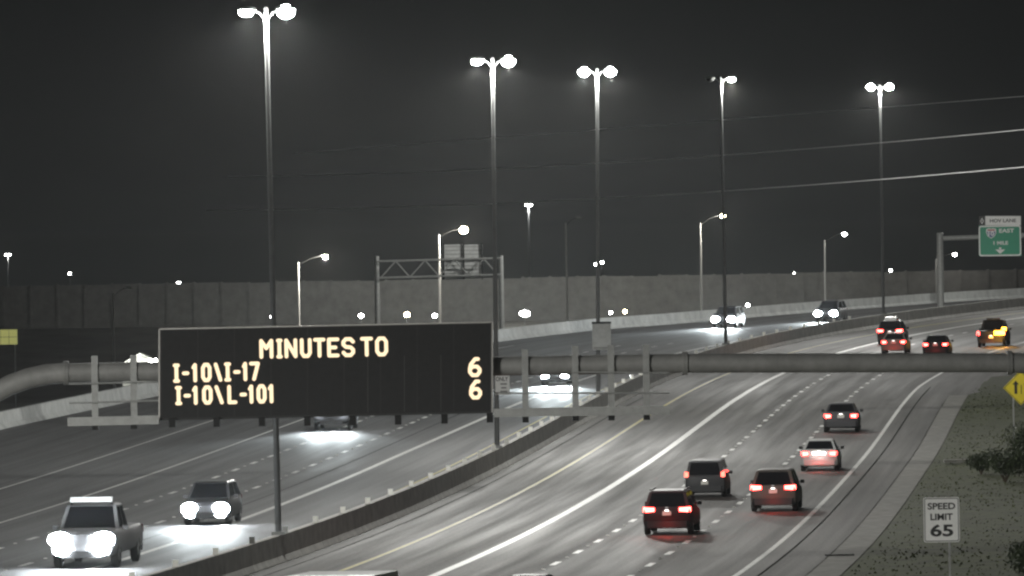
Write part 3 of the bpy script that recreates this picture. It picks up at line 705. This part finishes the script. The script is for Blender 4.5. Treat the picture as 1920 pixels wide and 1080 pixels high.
front_car('sport_utility_car', 'oncoming SUV with dazzling headlights following the large pickup', 'suv', ('graphite', (.06, .06, .065)), 385, 986, hl=3.8, power=1.3, group=GO)
_p = [o for o in bpy.data.objects if o.name.startswith('sport_utility_car') and o.type == 'EMPTY' and o.get('group') == GO][-1]
for s in (-1, 1): MB().ball((s * .62, 2.36, .45), .22, .06, .12).build('glare_lamp', M_HEAD, _p, True)  # extra lamps added to fill out the SUV's headlight glare
front_car('pickup_truck', 'dark oncoming pickup half hidden under the message board', 'pickup', ('black', (.02, .02, .022)), 621, 781, .78, power=1.3, group=GO)
front_car('sedan', 'oncoming car behind the gantry tube with beams flooding the road', 'sedan', ('graphite', (.06, .06, .065)), 1040, 704, .66, power=4.5, group=GO)
front_car('sport_utility_car', 'oncoming SUV with twin glaring headlights beside a median light pole', 'suv', ('graphite', (.06, .06, .065)), 1356, 599, .7, hl=3.8, power=2.2, group=GO)
front_car('sport_utility_car', 'farthest oncoming SUV with twin bright headlights before the pale edge barrier', 'suv', ('graphite', (.06, .06, .065)), 1548, 588, .7, hl=3.6, power=1.8, group=GO)
# box truck whose roof edge shows at the lower border
bt = gnd(592, 1333); by = road_yaw(bt.y); BT = thing('box_truck', Vector((bt.x, bt.y, zr(bt.y))), 'white box truck of which only the roof edge shows', 'truck', rz=-by)
MB().box((0, 3.2, 2.3), (2.5, 6.6, 2.6)).build('cargo_box', mat('truck_white', (.7, .7, .7), .5, var=.08), BT)
MB().loft([[(-1.1, 6.6, .7), (1.1, 6.6, .7), (1.1, 6.6, 2.5), (-1.1, 6.6, 2.5)], [(-1.1, 8.0, .7), (1.1, 8.0, .7), (1.05, 7.6, 2.5), (-1.05, 7.6, 2.5)], [(-1.0, 8.9, .7), (1.0, 8.9, .7), (1.0, 8.6, 1.5), (-1.0, 8.6, 1.5)]]).build('cab', mat('truck_white', (.7, .7, .7)), BT)
MB().box((0, 4.3, .62), (.9, 8.2, .22)).build('chassis', M_DARK, BT)
for s in (-1, 1):
    MB().box((s * .95, -.13, .95), (.3, .04, .16)).build('tail_light', M_TAIL, BT)
    for yy in (1.8, 7.6):
        mt, mr = wheel_mesh(.45, .28); wo = link('wheel', mt, None, BT); wo.location = (s * 1.0, yy, .45); link('rim', mr, None, wo)
MB().box((0, -.16, .6), (2.3, .12, .14)).build('rear_bumper', M_DARK, BT)

# ------------------------------------------------------------------ distant sound wall
wY = 1265.0
def wtop(x): return at(x, 536 - .0165 * x, wY)
WB = Vector((wtop(-200).x, wY, 4.0))
SW = thing('sound_wall', WB, 'long grey block sound wall on a bank across the background', 'wall')
nP = 46; xs_ = [-200 + 2360 * i / nP for i in range(nP + 1)]
for i in range(nP):
    a, b = wtop(xs_[i]), wtop(xs_[i + 1]); wd = b.x - a.x; top = a.z - random.uniform(0, .18); rib = 1150 < xs_[i] < 1520
    zb = 9.6
    MB().box(((a.x + b.x) / 2, wY + .1, (top + zb) / 2), (wd - .02, .25, top - zb)).build('wall_panel', M_WALL, SW, off=WB)
    MB().box((a.x, wY, (top + zb) / 2 + .1), (.4, .34, top - zb + .1)).build('pilaster', M_WALL, SW, off=WB)
    if rib:
        for j in range(1, 4): MB().box((a.x + wd * j / 4, wY - .1, (top + zb) / 2 - .2), (.3, .24, top - zb - .4)).build('rib', M_WALL, SW, off=WB)
bk = MB(); X0, X1 = WB.x - 20, WB.x + 230
bk.add([(X0, 1165, -.1), (X1, 1165, -.1), (X1, 1250, 9.65), (X0, 1250, 9.65), (X1, 1290, 9.65), (X0, 1290, 9.65), (X1, 1340, -.1), (X0, 1340, -.1)], [(0, 1, 2, 3), (3, 2, 4, 5), (5, 4, 6, 7)])
struct('bank', bk, M_GROUND)

# ------------------------------------------------------------------ far street lights and other small lights
def arm_light(px, ptop, lx, ly, s, zbase, label, warm=False, lit=True, size=.3, power=0, group='slim street lights beyond the freeway'):
    Y = FPX / s; t = at(px, ptop, Y); l = at(lx, ly, Y); b = Vector((t.x, Y, zbase)); T = thing('street_light', b, label, 'street light', group=group)
    t, l = t - b, l - b
    MB().tube([(0, 0, 0), t], [.16, .11], 10).build('pole', M_POLEF, T, True)
    MB().tube([(0, 0, t.z - .4), (l.x * .45, 0, t.z + (l.z - t.z) * .65), (l.x - .2, 0, l.z + .12)],   .035, 8).build('arm', M_DARK, T)
    H_ = MB().ball((l.x, 0, l.z + .1), .42, .2, .14).build('lamp_head', M_GALV, T, True)
    if lit:
        MB().ball((l.x + .02, -.02, l.z - .08), size, size * .9, size * .8).build('lens', M_LENSY if warm else M_LENSF, H_, True)
        if power: point_light('lamp_light', (l.x, -.5, l.z - .6), power, (1, .95, .85), T, .3, False)
    return T
arm_light(212, 550, 240, 541, 16, 2.0, 'slim street light pole with unlit arm left of the message board', lit=False)
arm_light(559, 492, 610, 480, 15, 3.0, 'slim street light with lit lamp on a right hand arm above the message board', power=16000, size=.3)
arm_light(823, 440, 869, 430, 15, 4, 'slim street light whose warm lamp glares above the truss gantry', warm=True, power=16000, size=.55)
arm_light(1061, 418, 1085, 409, 14, 5, 'slim street light with unlit arm between two tall median poles', lit=False)
arm_light(1313, 418, 1355, 404, 13, 9, 'slim street light with starry lamp behind the oncoming headlights', warm=True, power=9000, size=.38)
arm_light(1546, 450, 1583, 438, 12.75, 9, 'slim street light behind the farthest oncoming SUV', power=600, size=.34)
arm_light(1755, 485, 1790, 476, 12.7, 9, 'slim street light beside the carpool sign column', power=300, size=.3)
def mast(px, py, Y, label, r=.45):
    p = at(px, py, Y); T = thing('high_mast_light', Vector((p.x, Y, 0)), label, 'light mast')
    MB().tube([(0, 0, 0), (0, 0, p.z)], [.35, .16], 12).build('pole', M_POLE, T, True)
    for s in (-1, 1):
        h_ = MB().box((s * r * 1.1, 0, p.z + .1), (r * 1.3, .5, .2)).build('lamp_head', M_GALV, T)
        MB().ball((s * r * 1.1, 0, p.z - .05), r * .8, .4, r * .45).build('lens', M_LENSF, h_)
    point_light('lamp_light', (0, -.9, p.z - .4), 1800, (1, 1, 1), T, .3, False)
mast(991, 384, 1500, 'bright distant mast light with glowing pole top beneath the power lines', .34)
mast(15, 477, 2600, 'bright distant mast light far left beside the frame edge', .5)
FL = 'small lights along the foot of the sound wall'
def flood(px, py, Y, size, warm, power, label, group=FL, zb=None, rx=1.0):
    p = at(px, py, Y); zb = zb if zb is not None else max(0, p.z - 3.4); T = thing('floodlight', Vector((p.x, Y, zb)), label, 'floodlight', group=group); h_ = p.z - zb
    MB().tube([(0, 0, 0), (0, 0, h_ - .1)], .06, 8).build('post', M_POLE, T)
    hb = MB().box((0, .14, h_), (size * 2.2 * rx, .18, size * 1.8)).build('lamp_housing', M_DARK, T)
    MB().ball((0, 0, h_), size * rx, .12, size * .8).build('lens', M_LENSY if warm else M_LENSF, hb)
    if power: point_light('lamp_light', (0, -.5 if py < 560 else .7, h_ + .5), power, (1, .9, .7) if warm else (.95, 1, 1), T, .2, False)
for px, py, sz, wm, lab in ((512, 594, .42, 0, 'small white floodlight before the sound wall, just above the message board near a tall pole'), (677, 592, .34, 0, 'small white floodlight beside the plain column of the truss gantry'),
        (763, 590, .42, 1, 'amber floodlight under the truss gantry'), (815, 592, .34, 0, 'small white floodlight close beside a slim street light pole'), (984, 588, .5, 0, 'wide oval white floodlight above the pale edge barrier'),
        (1145, 586, .24, 0, 'tiny white floodlight next to an amber one over the edge barrier'), (1172, 584, .3, 1, 'small amber floodlight just above the pale edge barrier'), (1402, 572, .26, 0, 'tiny white floodlight beside the twin headlights of an oncoming SUV'),
        (1786, 566, .34, 0, 'small white floodlight beside the green sign column')):
    flood(px, py, 1238, sz, wm, 3500 if px < 1600 else 500, lab, rx=1.5 if sz == .5 else 1.0)
for px, py, sz, lab in ((335, 532, .36, 'lone white lamp just above the sound wall left of the message board'), (131, 513, .2, 'faint lamp above the sound wall near the far left mast'), (1490, 513, .2, 'tiny lamp above the ribbed part of the sound wall'),
                        (1575, 520, .18, 'dim tiny lamp over the sound wall near the far oncoming SUV'), (1670, 507, .22, 'tiny lamp above the wall beside the last tall pole'), (1118, 496, .26, 'left lamp of a close pair above the sound wall'), (1129, 492, .24, 'right lamp of a close pair above the sound wall')):
    flood(px, py, 1320, sz, 0, 0, lab, group='lamps behind the sound wall', zb=0)
# gabled shed with lamps
gY = 1090.0; c = at(262, 683, gY); SH = thing('shed', Vector((c.x, gY, 0)), 'pale gabled shed with small lamps behind the gantry tube', 'building')
hz = c.z; M_SHED = mat('shed_metal', (.5, .52, .48), .6, var=.12)
MB().box((0, 3, hz / 2), (4.4, 6, hz)).build('wall', M_SHED, SH)
MB().loft([[(-2.5, -.2, hz), (0, -.2, hz + 1.45), (2.9, -.2, hz + .1), (2.9, -.2, hz - .15), (0, -.2, hz + 1.2), (-2.5, -.2, hz - .2)], [(-2.5, 6.2, hz), (0, 6.2, hz + 1.45), (2.9, 6.2, hz + .1), (2.9, 6.2, hz - .15), (0, 6.2, hz + 1.2), (-2.5, 6.2, hz - .2)]]).build('roof', M_SHED, SH)
MB().add([(-2.2, -.02, hz), (2.2, -.02, hz), (0, -.02, hz + 1.15)], [(0, 1, 2)]).build('gable', M_SHED, SH)
for xx, zz in ((1.4, .4), (1.75, .25), (2.05, .5)): MB().ball((xx, -.3, hz + zz), .16, .12, .2, 8, 5).build('lamp', M_LENSF, SH)
point_light('lamp_light', (-1, -2.5, hz + 1), 700, (1, 1, .95), SH, .3, False)
MB().box((0, -.05, 1.2), (1.2, .06, 2.2)).build('door', M_DARK, SH)
# lit yellow board at the left border
c = at(8, 632, 1000); LB = thing('lit_board', Vector((c.x, 1000, 0)), 'yellow lit billboard panels at the left border', 'billboard')
M_LITY = mat('lit_yellow_board', (.5, .5, .2), emit=(.62, .62, .2), es=.42)
for i in range(3):
    for j in range(2): MB().box((-1.25 + i * 1.0 + .3, 0, c.z + .45 - j * .9), (.95, .1, .85)).build('panel', M_LITY, LB)
for xx in (-1.2, 1.2): MB().box((xx, .2, c.z / 2), (.16, .16, c.z)).build('post', M_GALV, LB)

# ------------------------------------------------------------------ power lines
def wire(pts, Y, r, label):
    yf = lambda x: Y + (1900 - x) / 1140 * 110
    P = [at(x, y, yf(x)) for x, y in pts]
    b = P[0].copy(); mb = MB(); Q = []
    n = 40; x0, x1 = P[0].x, P[-1].x
    # parabola through three of the points
    (xa, za), (xb, zb), (xc, zc_) = [(p.x, p.z) for p in (P[0], P[len(P) // 2], P[-1])]
    for i in range(n + 1):
        x = x0 - 18 + (x1 - x0 + 38) * i / n; yy = P[0].y + (P[-1].y - P[0].y) * (x - x0) / (x1 - x0)
        z = za * (x - xb) * (x - xc) / ((xa - xb) * (xa - xc)) + zb * (x - xa) * (x - xc) / ((xb - xa) * (xb - xc)) + zc_ * (x - xa) * (x - xb) / ((xc - xa) * (xc - xb))
        Q.append(Vector((x, yy, z)) - b)
    T = mb.tube(Q, r, 6).build('power_line', M_WIRE); T.location = b
    tag(T, label, 'wire', 'power lines crossing over the freeway')
wire([(760, 388), (1130, 373), (1900, 315)], 595, .034, 'lowest power line, passing just over the distant mast light')
wire([(800, 322), (1130, 307), (1900, 245)], 600, .028, 'middle power line of the three crossing the night sky')
wire([(940, 257), (1130, 243), (1900, 182)], 605, .015, 'faint topmost power line crossing between the tall poles')

# ------------------------------------------------------------------ verge: shrubs, grass tufts, small slab, tyre scrap
def shrub(px, py, rad, hgt, n, label, dz=0):
    p = gnd(px, py); b = Vector((p.x, p.y, zr(p.y) + .1 + dz)); T = thing('shrub', b, label, 'shrub', group='dark shrubs on the grassy verge')
    rnd = random.Random(int(px)); st = MB()
    for i in range(7):
        a = rnd.uniform(0, 6.28); e = Vector((math.cos(a) * rad * .5, math.sin(a) * rad * .5, hgt * .7)); st.tube([(0, 0, -.1), e * .5 + Vector((0, 0, .1)), e], [.035, .025, .01], 5)
    st.build('stems', M_STEM, T)
    lf = MB(); lobes = [(Vector((rnd.uniform(-.6, .6) * rad, rnd.uniform(-.6, .6) * rad, rnd.uniform(.3, .8) * hgt)), rnd.uniform(.35, .6)) for _ in range(9)]
    for i in range(n):
        c_, r_ = rnd.choice(lobes); d_ = Vector((rnd.gauss(0, 1), rnd.gauss(0, 1), rnd.gauss(0, 1))).normalized() * r_ * rad * rnd.uniform(.5, 1.05)
        d_.z *= hgt / rad * .7; q_ = c_ + d_
        if q_.z < .02: q_.z = .02
        u = Vector((rnd.gauss(0, 1), rnd.gauss(0, 1), rnd.gauss(0, 1))).normalized(); v_ = u.orthogonal().normalized(); s_ = rnd.uniform(.04, .09)
        lf.add([q_ - u * s_, q_ + v_ * s_ * .5, q_ + u * s_, q_ - v_ * s_ * .5], [(0, 1, 2, 3)])
    o = lf.build('foliage', M_LEAF, T, fix=False); return T
shrub(1885, 905, 1.5, 1.5, 3800, 'broad dark shrub behind the speed limit sign')
shrub(1840, 890, .8, .8, 1800, 'low dark shrub beside the pale slab on the verge')
shrub(1930, 870, 1.4, 1.6, 3200, 'tall dark shrub below the yellow diamond sign')
shrub(1950, 1085, 1.1, 1.2, 3000, 'dark shrub at the lower right beside the speed limit sign')
gb_ = MB(); rnd = random.Random(3)
for i in range(15000):
    Y = rnd.uniform(262, 520); o = rnd.uniform(20.6, 34); p = rp(o, Y)
    oo = offs(o, Y)
    dz = -.01 + (.11 + .1 * math.sin(Y * .11)) * max(0, min(1, (o - 20.5) / 5.5)) if o < 26 else .1 + .1 * math.sin(Y * .11) + (.2 + .25 * math.sin(Y * .05) - .1 * math.sin(Y * .11)) * (o - 26) / 6
    if o > 32: dz = .25 * math.sin(Y * .05) + .3 - .03 * (o - 32)
    h_ = rnd.uniform(.03, .1) * (1.6 if rnd.random() < .06 else 1); a = rnd.uniform(0, 3.14); wv = Vector((math.cos(a), math.sin(a), 0)) * rnd.uniform(.03, .1); q_ = p + Vector((0, 0, dz - .03)); tp_ = q_ + Vector((rnd.uniform(-.08, .08), rnd.uniform(-.08, .08), h_))
    gb_.add([q_ - wv, q_ + wv, tp_], [(0, 1, 2)])
tag(gb_.build('verge_grass_tufts', M_BLADE, fix=False), 'short dry grass covering the right hand verge', 'grass', kind='stuff')
p = gnd(1793, 871); sl = MB().box((0, 0, .05), (1.15, .8, .12)).build('drain_slab', M_STRIP); sl.location = (p.x, p.y, zr(p.y) + .12); tag(sl, 'small flat pale concrete slab lying on the dark verge', 'slab')
p = gnd(1574, 1044); pts = [Vector((.55 * math.cos(a), .3 * math.sin(a), .05)) for a in [math.pi * (1.1 + .8 * i / 10) for i in range(11)]]
ts = MB().tube(pts, .03, 6).build('tyre_scrap', M_TYRE); ts.location = (p.x, p.y, zr(p.y) + .02); tag(ts, 'curved dark tyre scrap lying on the pale concrete gutter', 'debris')

# ------------------------------------------------------------------ haze volume added to give the lamps halos
HAZE = 0.00002
if HAZE:
  hz_ = MB().box((0, 2980, 26.5), (5300, 6600, 56)).build('haze', None)
  HM = bpy.data.materials.new('halo_haze'); HM.use_nodes = True; t = HM.node_tree; t.nodes.remove(t.nodes['Principled BSDF'])
  pv = t.nodes.new('ShaderNodeVolumePrincipled'); pv.inputs['Color'].default_value = (.9, .92, .92, 1); pv.inputs['Density'].default_value = HAZE; pv.inputs['Anisotropy'].default_value = .88
  t.links.new(pv.outputs[0], t.nodes['Material Output'].inputs['Volume']); HM.cycles.volume_sampling = 'EQUIANGULAR'; hz_.data.materials.append(HM); tag(hz_, kind='stuff', label='thin added haze giving lamps soft halos over the whole freeway', cat='haze')
